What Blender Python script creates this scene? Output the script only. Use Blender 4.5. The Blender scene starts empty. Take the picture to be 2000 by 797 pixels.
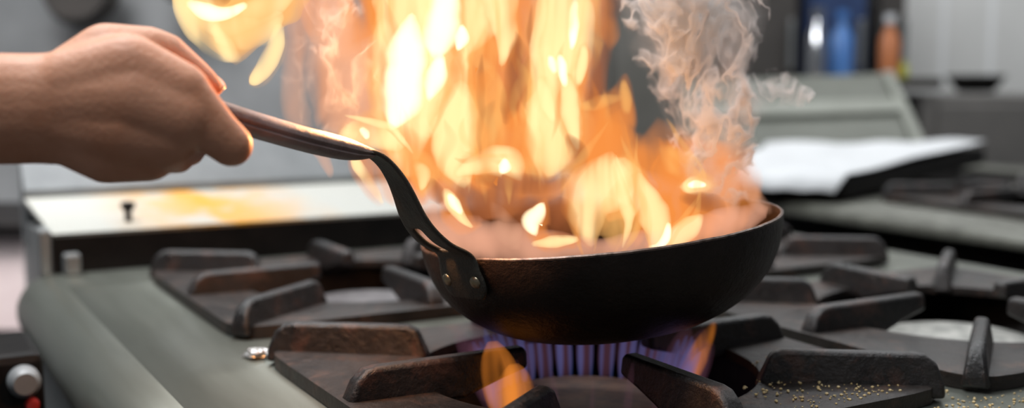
import bpy, bmesh, math, random
from mathutils import Vector, Matrix, noise

random.seed(7)
S = bpy.context.scene
COL = S.collection
PI = math.pi

# ------------------------------------------------------------------ camera
FPX, CAM_H, TANP = 2223.0, 0.23, 0.1131
TH = math.atan(TANP)
cam_data = bpy.data.cameras.new('camera')
cam = bpy.data.objects.new('camera', cam_data)
COL.objects.link(cam)
cam.location = (0, 0, CAM_H)
cam.rotation_euler = (PI / 2 - TH, 0, 0)
cam_data.sensor_width = 36.0
cam_data.lens = 36.0 * FPX / 2000.0
cam_data.clip_start = 0.02
cam_data.dof.use_dof = True
cam_data.dof.focus_distance = 0.745
cam_data.dof.aperture_fstop = 3.1
S.camera = cam

# ------------------------------------------------------------------ light
W = bpy.data.worlds.new('kitchen_air')
S.world = W
W.use_nodes = True
W.node_tree.nodes['Background'].inputs[0].default_value = (0.86, 0.92, 1.0, 1)
W.node_tree.nodes['Background'].inputs[1].default_value = 0.11


def area(name, loc, target, sx, sy, power, col):
    d = bpy.data.lights.new(name, 'AREA')
    d.shape = 'RECTANGLE'
    d.size, d.size_y, d.energy, d.color = sx, sy, power, col
    o = bpy.data.objects.new(name, d)
    COL.objects.link(o)
    o.location = loc
    o.rotation_euler = (Vector(target) - Vector(loc)).to_track_quat('-Z', 'Y').to_euler()
    return o


area('ceiling_lamp', (-0.6, 1.3, 1.7), (-0.4, 0.9, 0), 1.8, 0.6, 36, (0.95, 0.98, 1.0))
area('ceiling_lamp', (1.3, 2.3, 1.8), (0.9, 1.9, 0), 1.8, 0.6, 17, (0.95, 0.98, 1.0))
area('ceiling_lamp', (-0.5, 0.45, 1.75), (-0.25, 0.6, 0), 1.4, 0.5, 25, (0.95, 0.98, 1.0))  # fill lamp added above the hand to brighten it
area('ceiling_lamp', (0.7, 3.0, 1.8), (0.8, 3.6, 0), 3.6, 0.4, 40, (0.97, 0.98, 1.0))  # fill lamp, placed and widened to brighten the back wall
area('ceiling_lamp', (-1.1, 1.35, 1.5), (-1.02, 1.95, -0.05), 0.8, 0.4, 9, (1.0, 0.96, 0.96)).data.spread = math.radians(70)  # fill lamp added at the left to brighten the pinkish cabinet

S.view_settings.view_transform = 'Standard'
S.view_settings.look = 'None'
S.view_settings.gamma = 1.0
S.view_settings.use_curve_mapping = False
S.view_settings.exposure = 0.0
cy = S.cycles
cy.use_denoising = True
cy.transparent_max_bounces = 160
cy.max_bounces = 8
cy.diffuse_bounces = 3
cy.glossy_bounces = 4
cy.volume_bounces = 3
cy.volume_max_steps = 256
cy.sample_clamp_indirect = 4.0
cy.caustics_reflective = False
cy.caustics_refractive = False


# ------------------------------------------------------------------ helpers
def ray(px, py):
    xr = (px - 1000.0) / FPX
    yr = (398.5 - py) / FPX
    c, s = math.cos(TH), math.sin(TH)
    return Vector((xr, c + yr * s, -s + yr * c))


CAMP = Vector((0, 0, CAM_H))


def P(px, py, D):
    r = ray(px, py)
    return CAMP + r * (D / r.y)


def G(px, py, z):
    r = ray(px, py)
    return CAMP + r * ((z - CAM_H) / r.z)


def link(o, parent=None):
    COL.objects.link(o)
    if parent is not None:
        o.parent = parent
    return o


def tag(o, label=None, cat=None, group=None, kind=None):
    if label: o['label'] = label
    if cat: o['category'] = cat
    if group: o['group'] = group
    if kind: o['kind'] = kind
    return o


def empty(name, loc=(0, 0, 0), rz=0.0, label=None, cat=None, group=None, kind=None, parent=None):
    o = bpy.data.objects.new(name, None)
    o.empty_display_size = 0.02
    link(o, parent)
    o.location = loc
    o.rotation_euler = (0, 0, rz)
    return tag(o, label, cat, group, kind)


def mesh_obj(name, bm, mat, parent=None, smooth=True, angle=40):
    bmesh.ops.recalc_face_normals(bm, faces=bm.faces)
    me = bpy.data.meshes.new(name)
    bm.to_mesh(me)
    bm.free()
    if mat is not None:
        me.materials.append(mat)
    if smooth:
        me.polygons.foreach_set('use_smooth', [True] * len(me.polygons))
        try:
            me.set_sharp_from_angle(angle=math.radians(angle))
        except Exception:
            pass
    o = bpy.data.objects.new(name, me)
    return link(o, parent)


def bevel(o, w, seg=2):
    m = o.modifiers.new('bevel', 'BEVEL')
    m.width = w
    m.segments = seg
    m.limit_method = 'ANGLE'
    m.angle_limit = math.radians(35)
    return o


def bm_box(bm, c, s, rot=None):
    """box centre c, full size s"""
    vs = []
    for dx in (-.5, .5):
        for dy in (-.5, .5):
            for dz in (-.5, .5):
                v = Vector((dx * s[0], dy * s[1], dz * s[2]))
                if rot is not None:
                    v = rot @ v
                vs.append(bm.verts.new(Vector(c) + v))
    for f in ((0, 1, 3, 2), (4, 6, 7, 5), (0, 4, 5, 1), (2, 3, 7, 6), (0, 2, 6, 4), (1, 5, 7, 3)):
        bm.faces.new([vs[i] for i in f])


def bm_prism(bm, pts, t, frame):
    """extrude polygon pts (a,b) by thickness t; frame(a,b,c)->Vector"""
    n = len(pts)
    A = [bm.verts.new(frame(a, b, -t / 2)) for a, b in pts]
    B = [bm.verts.new(frame(a, b, t / 2)) for a, b in pts]
    bm.faces.new(A[::-1])
    bm.faces.new(B)
    for i in range(n):
        j = (i + 1) % n
        bm.faces.new((A[i], A[j], B[j], B[i]))


def bm_lathe(bm, prof, seg=64, frame=None, close=True):
    """prof list (r,z)"""
    frame = frame or (lambda x, y, z: Vector((x, y, z)))
    rows = []
    for r, z in prof:
        if r < 1e-6:
            rows.append([bm.verts.new(frame(0, 0, z))])
        else:
            rows.append([bm.verts.new(frame(r * math.cos(2 * PI * k / seg), r * math.sin(2 * PI * k / seg), z)) for k in range(seg)])
    for a, b in zip(rows, rows[1:]):
        for k in range(seg):
            k2 = (k + 1) % seg
            if len(a) == 1 and len(b) == 1:
                continue
            if len(a) == 1:
                bm.faces.new((a[0], b[k], b[k2]))
            elif len(b) == 1:
                bm.faces.new((a[k], a[k2], b[0]))
            else:
                bm.faces.new((a[k], a[k2], b[k2], b[k]))
    return rows


def catmull(pts, n):
    out = []
    m = len(pts) - 1
    for i in range(n + 1):
        t = i / n * m
        k = min(int(t), m - 1)
        u = t - k
        p0 = pts[max(k - 1, 0)]
        p1, p2 = pts[k], pts[k + 1]
        p3 = pts[min(k + 2, m)]
        out.append(tuple(0.5 * (2 * b + (c - a) * u + (2 * a - 5 * b + 4 * c - d) * u * u + (3 * b - a - 3 * c + d) * u ** 3)
                         for a, b, c, d in zip(p0, p1, p2, p3)))
    return out


# ------------------------------------------------------------------ materials
class NT:
    def __init__(self, name):
        self.m = bpy.data.materials.new(name)
        self.m.use_nodes = True
        self.t = self.m.node_tree
        self.t.nodes.clear()
        self.out = self.t.nodes.new('ShaderNodeOutputMaterial')

    def n(self, typ, **kw):
        nd = self.t.nodes.new('ShaderNode' + typ)
        for k, v in kw.items():
            if k.startswith('i_'):
                key = k[2:].replace('_', ' ')
                nd.inputs[int(key) if key.isdigit() else key].default_value = v
            else:
                setattr(nd, k, v)
        return nd

    def l(self, a, b):
        self.t.links.new(a, b)

    def coord(self, scale=(1, 1, 1), kind='Object', rot=(0, 0, 0), loc=(0, 0, 0)):
        tc = self.n('TexCoord')
        mp = self.n('Mapping')
        mp.inputs['Scale'].default_value = scale
        mp.inputs['Rotation'].default_value = rot
        mp.inputs['Location'].default_value = loc
        self.l(tc.outputs[kind], mp.inputs[0])
        return mp.outputs[0]

    def noise(self, vec, scale, detail=4, rough=0.55, dist=0.0):
        nd = self.n('TexNoise')
        nd.inputs['Scale'].default_value = scale
        nd.inputs['Detail'].default_value = detail
        nd.inputs['Roughness'].default_value = rough
        nd.inputs['Distortion'].default_value = dist
        if vec is not None:
            self.l(vec, nd.inputs['Vector'])
        return nd

    def ramp(self, fac, stops, interp='LINEAR'):
        r = self.n('ValToRGB')
        r.color_ramp.interpolation = interp
        e = r.color_ramp.elements
        while len(e) < len(stops):
            e.new(0.5)
        for el, (p, c) in zip(e, stops):
            el.position = p
            el.color = c if len(c) == 4 else (*c, 1)
        self.l(fac, r.inputs[0])
        return r.outputs[0]

    def math(self, op, a, b=None, c=None, clamp=False):
        nd = self.n('Math', operation=op, use_clamp=clamp)
        for i, v in enumerate((a, b, c)):
            if v is None:
                continue
            if isinstance(v, (int, float)):
                nd.inputs[i].default_value = v
            else:
                self.l(v, nd.inputs[i])
        return nd.outputs[0]

    def bump(self, h, strength=0.3, dist=0.002):
        b = self.n('Bump')
        b.inputs['Strength'].default_value = strength
        b.inputs['Distance'].default_value = dist
        self.l(h, b.inputs['Height'])
        return b.outputs[0]


def principled(name, c1, c2=None, rough=0.5, metal=0.0, nscale=30, bump=0.0, bscale=None, rough2=None, spec=0.5,
               stops=(0.35, 0.65), stretch=(1, 1, 1), bdist=0.002, coat=0.0):
    t = NT(name)
    b = t.n('BsdfPrincipled')
    b.inputs['Metallic'].default_value = metal
    b.inputs['Roughness'].default_value = rough
    b.inputs['Specular IOR Level'].default_value = spec
    b.inputs['Coat Weight'].default_value = coat
    b.inputs['Coat Roughness'].default_value = 0.25
    co = t.coord(stretch)
    nz = t.noise(co, nscale, 6, 0.6)
    col = t.ramp(nz.outputs['Fac'], [(stops[0], c1), (stops[1], c2 or c1)])
    t.l(col, b.inputs['Base Color'])
    if rough2 is not None:
        rr = t.ramp(nz.outputs['Fac'], [(0.3, (rough,) * 3), (0.7, (rough2,) * 3)])
        t.l(rr, b.inputs['Roughness'])
    if bump:
        bn = t.noise(co, bscale or nscale * 3, 5, 0.6)
        t.l(t.bump(bn.outputs['Fac'], bump, bdist), b.inputs['Normal'])
    t.l(b.outputs[0], t.out.inputs['Surface'])
    return t.m


M = {}
M['steel'] = principled('brushed_steel', (0.21, 0.22, 0.188), (0.25, 0.26, 0.225), 0.32, 0.7, 26, 0.08, 120, 0.38, stretch=(1, 0.1, 1), bdist=0.0006)
M['steel_worn'] = principled('worn_steel', (0.085, 0.085, 0.07), (0.16, 0.16, 0.135), 0.45, 0.3, 30, 0.2, 90, bdist=0.0006)
M['steel_light'] = principled('pale_steel', (0.2, 0.212, 0.218), (0.28, 0.292, 0.3), 0.42, 0.2, 9, 0.05, 60, 0.5)
M['steel_dark'] = principled('grey_steel', (0.2, 0.21, 0.21), (0.28, 0.29, 0.29), 0.45, 0.6, 9)
M['steel_mid'] = principled('mid_grey_steel', (0.11, 0.118, 0.122), (0.17, 0.178, 0.182), 0.45, 0.2, 9)
M['black'] = principled('black_enamel', (0.005, 0.0045, 0.0045), (0.011, 0.009, 0.0085), 0.5, 0.0, 25, 0.1, spec=0.15)
M['tray'] = principled('sooty_tray', (0.008, 0.007, 0.007), (0.03, 0.026, 0.024), 0.55, 0.2, 40, 0.2)
M['cap'] = principled('burner_cap_metal', (0.24, 0.24, 0.22), (0.42, 0.41, 0.38), 0.5, 0.3, 55, 0.2, 200, stops=(0.4, 0.6), bdist=0.0008)
M['cap_dull'] = principled('dull_cap_metal', (0.12, 0.11, 0.115), (0.2, 0.185, 0.185), 0.5, 0.3, 55, 0.2, 200, bdist=0.0008)
M['cap_rust'] = principled('heated_cap_metal', (0.13, 0.06, 0.03), (0.25, 0.12, 0.06), 0.55, 0.5, 60, 0.2, 200, bdist=0.0008)  # orange haze of the flames over the cap is put into its colour
M['rivet'] = principled('rivet_metal', (0.25, 0.21, 0.14), (0.42, 0.36, 0.26), 0.35, 0.9, 300)


def iron_mat(name, dark, light, rust, rust_amt, rough, spec=0.6):
    t = NT(name)
    b = t.n('BsdfPrincipled')
    b.inputs['Metallic'].default_value = 0.15
    b.inputs['Specular IOR Level'].default_value = spec
    co = t.coord()
    n1 = t.noise(co, 18, 8, 0.65)
    base = t.ramp(n1.outputs['Fac'], [(0.38, dark), (0.7, light)])
    n2 = t.noise(co, 42, 6, 0.7, 0.4)
    rf = t.ramp(n2.outputs['Fac'], [(0.62 - rust_amt, (0, 0, 0)), (0.78 - rust_amt * .6, (1, 1, 1))])
    mx = t.n('Mix', data_type='RGBA')
    t.l(rf, mx.inputs['Factor'])
    t.l(base, mx.inputs['A'])
    mx.inputs['B'].default_value = (*rust, 1)
    t.l(mx.outputs['Result'], b.inputs['Base Color'])
    n3 = t.noise(co, 140, 6, 0.7)
    rr = t.ramp(n1.outputs['Fac'], [(0.3, (rough - .12,) * 3), (0.7, (rough + .15,) * 3)])
    t.l(rr, b.inputs['Roughness'])
    t.l(t.bump(n3.outputs['Fac'], 0.7, 0.0022), b.inputs['Normal'])
    t.l(b.outputs[0], t.out.inputs['Surface'])
    return t.m


M['iron'] = iron_mat('cast_iron', (0.008, 0.007, 0.007), (0.032, 0.025, 0.023), (0.10, 0.05, 0.036), 0.09, 0.34, 0.7)
M['iron_plate'] = iron_mat('cast_iron_plate', (0.014, 0.011, 0.010), (0.05, 0.039, 0.034), (0.10, 0.056, 0.04), 0.1, 0.4, 0.45)
M['pan'] = iron_mat('blackened_pan_steel', (0.0105, 0.0062, 0.0046), (0.026, 0.0150, 0.011), (0.075, 0.034, 0.022), -0.03, 0.4, 0.32)
M['handle'] = iron_mat('worn_handle_steel', (0.13, 0.105, 0.105), (0.34, 0.285, 0.285), (0.09, 0.045, 0.034), 0.03, 0.4)
M['neck'] = iron_mat('dark_neck_steel', (0.03, 0.028, 0.022), (0.06, 0.055, 0.045), (0.06, 0.045, 0.03), 0.0, 0.4)


def skin_mat():
    t = NT('skin')
    b = t.n('BsdfPrincipled')
    co = t.coord()
    n1 = t.noise(co, 28, 5, 0.6)
    col = t.ramp(n1.outputs['Fac'], [(0.3, (0.6, 0.26, 0.145)), (0.72, (0.74, 0.37, 0.235))])
    t.l(col, b.inputs['Base Color'])
    b.inputs['Roughness'].default_value = 0.5
    b.inputs['Specular IOR Level'].default_value = 0.35
    b.inputs['Subsurface Weight'].default_value = 0.25
    b.inputs['Subsurface Radius'].default_value = (1.0, 0.4, 0.2)
    b.inputs['Subsurface Scale'].default_value = 0.006
    n2 = t.noise(co, 320, 4, 0.6)
    v = t.n('TexVoronoi')
    v.inputs['Scale'].default_value = 420
    t.l(co, v.inputs['Vector'])
    h = t.math('ADD', n2.outputs['Fac'], v.outputs['Distance'])
    t.l(t.bump(h, 0.22, 0.0009), b.inputs['Normal'])
    t.l(b.outputs[0], t.out.inputs['Surface'])
    return t.m


M['skin'] = skin_mat()
M['nail'] = principled('fingernail', (0.66, 0.4, 0.31), (0.72, 0.46, 0.36), 0.3, 0.0, 80)


def fire_mat(name, sigma, L, lo=0.3, hi=1.0, nscale=38, stretch=(1, 1, 0.35), loc=(0, 0, 0), contrast=(0.35, 0.62), step=1.0):
    """glowing gas: emission in balance with absorption, broken up by warped noise"""
    t = NT(name)
    em = t.n('Emission')
    ab = t.n('VolumeAbsorption')
    ab.inputs['Color'].default_value = (0, 0, 0, 1)
    em.inputs['Color'].default_value = (*L, 1)
    if lo < 1.0:
        co = t.coord(stretch, loc=loc)
        w = t.noise(co, nscale * 0.55, 1, 0.5)
        sb = t.n('VectorMath', operation='SUBTRACT')
        t.l(w.outputs['Color'], sb.inputs[0])
        sb.inputs[1].default_value = (0.5, 0.5, 0.5)
        sl = t.n('VectorMath', operation='MULTIPLY')
        sl.inputs[1].default_value = (1.6 / nscale, 1.6 / nscale, 2.6 / nscale)
        t.l(sb.outputs[0], sl.inputs[0])
        ad = t.n('VectorMath', operation='ADD')
        t.l(co, ad.inputs[0])
        t.l(sl.outputs[0], ad.inputs[1])
        nz = t.noise(ad.outputs[0], nscale, 1.5, 0.5)
        st = t.n('VectorMath', operation='MULTIPLY')
        st.inputs[1].default_value = (1, 0.7, 0.3)
        t.l(ad.outputs[0], st.inputs[0])
        n2 = t.noise(st.outputs[0], nscale * 2.6, 1, 0.5)
        fac = t.math('ADD', t.math('MULTIPLY', nz.outputs['Fac'], 0.62), t.math('MULTIPLY', n2.outputs['Fac'], 0.38))
        mr = t.n('MapRange', interpolation_type='SMOOTHSTEP')
        mr.inputs['From Min'].default_value = contrast[0] + 0.03
        mr.inputs['From Max'].default_value = contrast[1] - 0.02
        mr.inputs['To Min'].default_value = lo * sigma
        mr.inputs['To Max'].default_value = hi * sigma
        t.l(fac, mr.inputs['Value'])
        t.l(mr.outputs['Result'], em.inputs['Strength'])
        t.l(mr.outputs['Result'], ab.inputs['Density'])
    else:
        em.inputs['Strength'].default_value = sigma
        ab.inputs['Density'].default_value = sigma
    add = t.n('AddShader')
    t.l(em.outputs[0], add.inputs[0])
    t.l(ab.outputs[0], add.inputs[1])
    t.l(add.outputs[0], t.out.inputs['Volume'])
    try:
        t.m.cycles.volume_step_rate = step
    except Exception:
        pass
    return t.m


M['fire_W'] = fire_mat('white_hot_flame', 150, (2.0, 1.7, 1.1), 0.3, 1.0, 34, contrast=(0.34, 0.56))
M['fire_H'] = fire_mat('pale_yellow_flame', 120, (1.45, 1.05, 0.5), 0.16, 1.0, 34, contrast=(0.36, 0.58))
M['fire_Y'] = fire_mat('amber_flame', 62, (1.1, 0.55, 0.16), 0.2, 1.0, 36, contrast=(0.36, 0.6))
M['fire_O'] = fire_mat('orange_flame', 66, (0.97, 0.30, 0.06), 0.15, 1.0, 34, contrast=(0.36, 0.6))
M['fire_S'] = fire_mat('salmon_flame', 46, (0.88, 0.45, 0.28), 0.2, 1.0, 40)
M['fire_R'] = fire_mat('deep_orange_flame', 95, (0.34, 0.10, 0.035), 0.3, 1.0, 40)  # dark brown gas that imitates dim gaps in the fire
M['fire_V'] = fire_mat('thin_orange_flame', 40, (0.92, 0.30, 0.08), 0.15, 1.2, 26, (1, 1, 0.35), (0.3, 0.1, 0), (0.36, 0.62), 0.7)
M['gas_blue'] = fire_mat('blue_gas_flame', 60, (0.09, 0.125, 0.36), lo=1)
M['gas_violet'] = fire_mat('violet_gas_flame', 15, (0.17, 0.068, 0.105), lo=1)
M['gas_orange'] = fire_mat('orange_gas_flame', 46, (1.0, 0.30, 0.04), 0.1, 1.0, 46, (1, 1, 0.3))


def smoke_mat(name, dens, col=(0.9, 0.88, 0.92), nscale=26, ridge=0.08, body=0.25, loc=(0, 0, 0), step=0.35):
    t = NT(name)
    co = t.coord((1, 1, 0.75), loc=loc)
    # warp
    w1 = t.noise(co, 14, 3, 0.55)
    sub = t.n('VectorMath', operation='SUBTRACT')
    t.l(w1.outputs['Color'], sub.inputs[0])
    sub.inputs[1].default_value = (0.5, 0.5, 0.5)
    sc = t.n('VectorMath', operation='SCALE')
    sc.inputs['Scale'].default_value = 0.11
    t.l(sub.outputs[0], sc.inputs[0])
    ad = t.n('VectorMath', operation='ADD')
    t.l(co, ad.inputs[0])
    t.l(sc.outputs[0], ad.inputs[1])
    n = t.noise(ad.outputs[0], nscale, 2.5, 0.5)
    d = t.math('ABSOLUTE', t.math('SUBTRACT', n.outputs['Fac'], 0.5))
    rid = t.n('MapRange', interpolation_type='SMOOTHERSTEP')
    rid.inputs['From Min'].default_value = ridge
    rid.inputs['From Max'].default_value = 0.0
    t.l(d, rid.inputs['Value'])
    n2 = t.noise(ad.outputs[0], nscale * 0.45, 2, 0.5)
    bod = t.n('MapRange', interpolation_type='SMOOTHSTEP')
    bod.inputs['From Min'].default_value = 0.4
    bod.inputs['From Max'].default_value = 0.68
    t.l(n2.outputs['Fac'], bod.inputs['Value'])
    f = t.math('ADD', t.math('MULTIPLY', rid.outputs[0], t.math('ADD', bod.outputs[0], 0.15)), t.math('MULTIPLY', bod.outputs[0], body))
    s = t.n('VolumeScatter')
    s.inputs['Color'].default_value = (*col, 1)
    s.inputs['Anisotropy'].default_value = 0.0
    t.l(t.math('MULTIPLY', f, dens), s.inputs['Density'])
    t.l(s.outputs[0], t.out.inputs['Volume'])
    try:
        t.m.cycles.volume_step_rate = step
    except Exception:
        pass
    return t.m


M['smoke'] = smoke_mat('pale_smoke', 460, (0.985, 0.985, 1.0), 40, 0.05, 0.10, step=0.1)
M['smoke_thin'] = smoke_mat('thin_smoke', 60, (0.99, 0.97, 0.97), 40, 0.05, body=0.14, loc=(3, 1, 2), step=0.15)
M['pan_fog'] = fire_mat('glowing_steam', 80, (0.98, 0.47, 0.30), 0.5, 1.0, 26)  # emits by itself; the salmon glow imitates firelight on the steam

# ------------------------------------------------------------------ setting: back wall, floor
def wall_mat():
    t = NT('kitchen_wall_tiles')
    b = t.n('BsdfPrincipled')
    co = t.coord()
    sep = t.n('SeparateXYZ')
    t.l(co, sep.inputs[0])
    fx = t.math('ABSOLUTE', t.math('SUBTRACT', t.math('FRACT', t.math('MULTIPLY', sep.outputs['X'], 6.0)), 0.5))
    line = t.ramp(fx, [(0.42, (0, 0, 0)), (0.47, (1, 1, 1))])
    nz = t.noise(co, 2.2, 3)
    col = t.ramp(nz.outputs['Fac'], [(0.35, (0.62, 0.62, 0.6)), (0.65, (0.74, 0.74, 0.72))])
    mx = t.n('Mix', data_type='RGBA')
    t.l(line, mx.inputs['Factor'])
    t.l(col, mx.inputs['A'])
    mx.inputs['B'].default_value = (0.78, 0.79, 0.79, 1)
    t.l(mx.outputs['Result'], b.inputs['Base Color'])
    b.inputs['Roughness'].default_value = 0.35
    t.l(b.outputs[0], t.out.inputs['Surface'])
    return t.m


bm = bmesh.new()
bm_box(bm, (0.6, 4.05, 0.55), (7.6, 0.1, 2.9))
tag(mesh_obj('wall_back', bm, wall_mat(), smooth=False), kind='structure')
bm = bmesh.new()
bm_box(bm, (0.6, 1.9, -0.95), (7.6, 4.6, 0.1))
tag(mesh_obj('floor', bm, principled('dark_floor_tiles', (0.03, 0.028, 0.027), (0.06, 0.055, 0.052), 0.5, 0, 8), smooth=False), kind='structure')

# ------------------------------------------------------------------ ranges
AX = math.radians(29.6)
C0 = Vector((0.056, 0.843, 0))
PITCH, PITCHV, HU, HV = 0.418, 0.43, 0.196, 0.177
UO, VF, VB = 0.283, -0.29, 0.692     # strip outer edge, front edge, riser front


def grate_parts(root):
    """square casting: plate with a round opening, eight bars"""
    bm = bmesh.new()
    n = 96
    ro = 0.129
    rings = []
    for (fn, z, k_) in (('c', 0.003, 1.0), ('c', 0.0105, 1.0), ('c', 0.0115, 1.02), ('s', 0.0125, 0.985), ('s', 0.0115, 1.0), ('s', 0.0008, 1.0), ('s', 0.0008, 0.97), ('s', 0.004, 0.96)):
        ring = []
        for k in range(n):
            a = 2 * PI * k / n
            ca, sa = math.cos(a), math.sin(a)
            if fn == 'c':
                x, y = ro * ca * k_, ro * sa * k_
            else:
                d = (abs(ca / HU) ** 14 + abs(sa / HV) ** 14) ** (-1 / 14)
                x, y = d * ca * k_, d * sa * k_
            ring.append(bm.verts.new((x, y, z)))
        rings.append(ring)
    for i in range(len(rings)):
        a, b = rings[i], rings[(i + 1) % len(rings)]
        for k in range(n):
            bm.faces.new((a[k], a[(k + 1) % n], b[(k + 1) % n], b[k]))
    mesh_obj('grate_plate', bm, M['iron_plate'], root, angle=50)

    def bar(p0, p1, prof, t0, t1):
        """bar from outer p0 to inner p1; prof (s along, z) with s in metres from p0; section narrows upward"""
        a, b = Vector((*p0, 0)), Vector((*p1, 0))
        d = (b - a).normalized()
        sd = Vector((-d.y, d.x, 0))
        zm = max(z for _, z in prof)
        bm = bmesh.new()
        L, Rr = [], []
        for (q, z) in prof:
            t = t0 + (t1 - t0) * max(0, z - 0.006) / (zm - 0.006)
            L.append(bm.verts.new(a + d * q + sd * t / 2 + Vector((0, 0, z))))
            Rr.append(bm.verts.new(a + d * q - sd * t / 2 + Vector((0, 0, z))))
        m = len(prof)
        bm.faces.new(L)
        bm.faces.new(Rr[::-1])
        for i in range(m):
            j = (i + 1) % m
            bm.faces.new((L[i], Rr[i], Rr[j], L[j]))
        o = mesh_obj('support_bar', bm, M['iron'], root, angle=50)
        bevel(o, 0.0032, 3)

    for sx, sy in ((1, 0), (-1, 0), (0, 1), (0, -1)):
        h = HU if sx else HV
        ln = h - 0.002 - 0.055
        prof = [(0, 0.003), (0.0005, 0.012), (0.006, 0.025), (0.014, 0.032), (0.022, 0.0335), (ln - 0.003, 0.0335), (ln, 0.0315), (ln, 0.0185),
                (ln - 0.02, 0.0135), (ln - 0.038, 0.008), (ln - 0.052, 0.003)]
        bar((sx * (h - 0.002), sy * (h - 0.002)), (sx * 0.055, sy * 0.055), prof, 0.019, 0.0135)
    for sx in (1, -1):
        for sy in (1, -1):
            p0, p1 = (sx * 0.192, sy * 0.170), (sx * 0.086, sy * 0.092)
            ln = math.hypot(p0[0] - p1[0], p0[1] - p1[1])
            prof = [(0, 0.003), (0.001, 0.014), (0.006, 0.027), (0.014, 0.0335), (0.022, 0.0345), (ln - 0.018, 0.0345), (ln - 0.010, 0.031), (ln - 0.003, 0.014), (ln, 0.004)]
            bar(p0, p1, prof, 0.021, 0.0105)


def build_burner(root, capmat):
    z = -0.012
    bm = bmesh.new()
    bm_lathe(bm, [(0, z), (0.045, z - 0.0005), (0.066, z - 0.002), (0.070, z - 0.005), (0.069, z - 0.010), (0.0, z - 0.010)], 64)
    mesh_obj('burner_cap', bm, capmat, root)
    bm = bmesh.new()
    bm_lathe(bm, [(0.0, z - 0.0115), (0.060, z - 0.0115), (0.064, z - 0.018), (0.058, z - 0.030), (0.03, -0.049), (0.0, -0.049)], 64)
    mesh_obj('burner_head', bm, M['steel_dark'], root)


def hob_body(root, holes_u, holes_v, u0, u1, v0, v1, R=0.042, topmat=None):
    us = [u0] + [x for c in holes_u for x in (c - 0.15, c + 0.15)] + [u1]
    vs = [v0] + [x for c in holes_v for x in (c - 0.15, c + 0.15)] + [v1]
    bm = bmesh.new()
    V = {}

    def gv(i, j):
        if (i, j) not in V:
            V[(i, j)] = bm.verts.new((us[i], vs[j], 0))
        return V[(i, j)]
    for i in range(len(us) - 1):
        for j in range(len(vs) - 1):
            if i % 2 == 1 and j % 2 == 1:
                continue
            bm.faces.new((gv(i, j), gv(i + 1, j), gv(i + 1, j + 1), gv(i, j + 1)))
    # rolled outer edges
    for (i, sgn) in ((0, -1), (len(us) - 1, 1)):
        prev = [gv(i, 0), gv(i, len(vs) - 1)]
        for k in range(1, 13):
            a = k / 12 * PI * 0.62
            x = us[i] + sgn * R * math.sin(a)
            z = -R + R * math.cos(a)
            cur = [bm.verts.new((x, v0, z)), bm.verts.new((x, v1, z))]
            bm.faces.new((prev[0], cur[0], cur[1], prev[1]))
            prev = cur
    top = mesh_obj('hob_top', bm, topmat or M['steel'], root)
    m = top.modifiers.new('sheet', 'SOLIDIFY')
    m.thickness = 0.002
    m.offset = -1
    for cu in holes_u:
        for cv in holes_v:
            bm = bmesh.new()
            w = 0.152
            d = -0.05
            q = [(-w, -w), (w, -w), (w, w), (-w, w)]
            A = [bm.verts.new((cu + x, cv + y, -0.003)) for x, y in q]
            B = [bm.verts.new((cu + x * .93, cv + y * .93, d)) for x, y in q]
            bm.faces.new(B)
            for k in range(4):
                bm.faces.new((A[k], A[(k + 1) % 4], B[(k + 1) % 4], B[k]))
            mesh_obj('drip_tray', bm, M['tray'], root, smooth=False)
    bm = bmesh.new()
    bm_box(bm, ((u0 + u1) / 2, (v0 + v1) / 2, -0.47), (u1 - u0 + 0.05, v1 - v0 - 0.01, 0.80))
    mesh_obj('range_body', bm, M['steel_dark'], root, smooth=False)


rng = empty('gas_range', C0, AX, 'olive-grey steel gas range with the four iron grates under the pan', 'range')
hob_body(rng, [0, PITCH], [0, PITCHV], -UO, PITCH + UO, VF, VB + 0.004)
# flue riser at the back of the hob
riser_white = None


def riser_mat():
    t = NT('grease_stained_riser')
    b = t.n('BsdfPrincipled')
    co = t.coord()
    n = t.noise(co, 15, 3, 0.5)
    sep = t.n('SeparateXYZ')
    t.l(co, sep.inputs[0])
    # yellow grease heaviest in the middle of the left half
    g = t.math('SUBTRACT', 1.0, t.math('MULTIPLY', t.math('ABSOLUTE', t.math('SUBTRACT', sep.outputs['X'], -0.065)), 6.5), clamp=True)
    f = t.math('MULTIPLY', t.ramp(n.outputs['Fac'], [(0.38, (0, 0, 0)), (0.52, (1, 1, 1))]), g)
    mx = t.n('Mix', data_type='RGBA')
    t.l(f, mx.inputs['Factor'])
    mx.inputs['A'].default_value = (0.4, 0.4, 0.365, 1)
    mx.inputs['B'].default_value = (0.6, 0.27, 0.012, 1)
    t.l(mx.outputs['Result'], b.inputs['Base Color'])
    b.inputs['Roughness'].default_value = 0.45
    t.l(b.outputs[0], t.out.inputs['Surface'])
    return t.m


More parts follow.
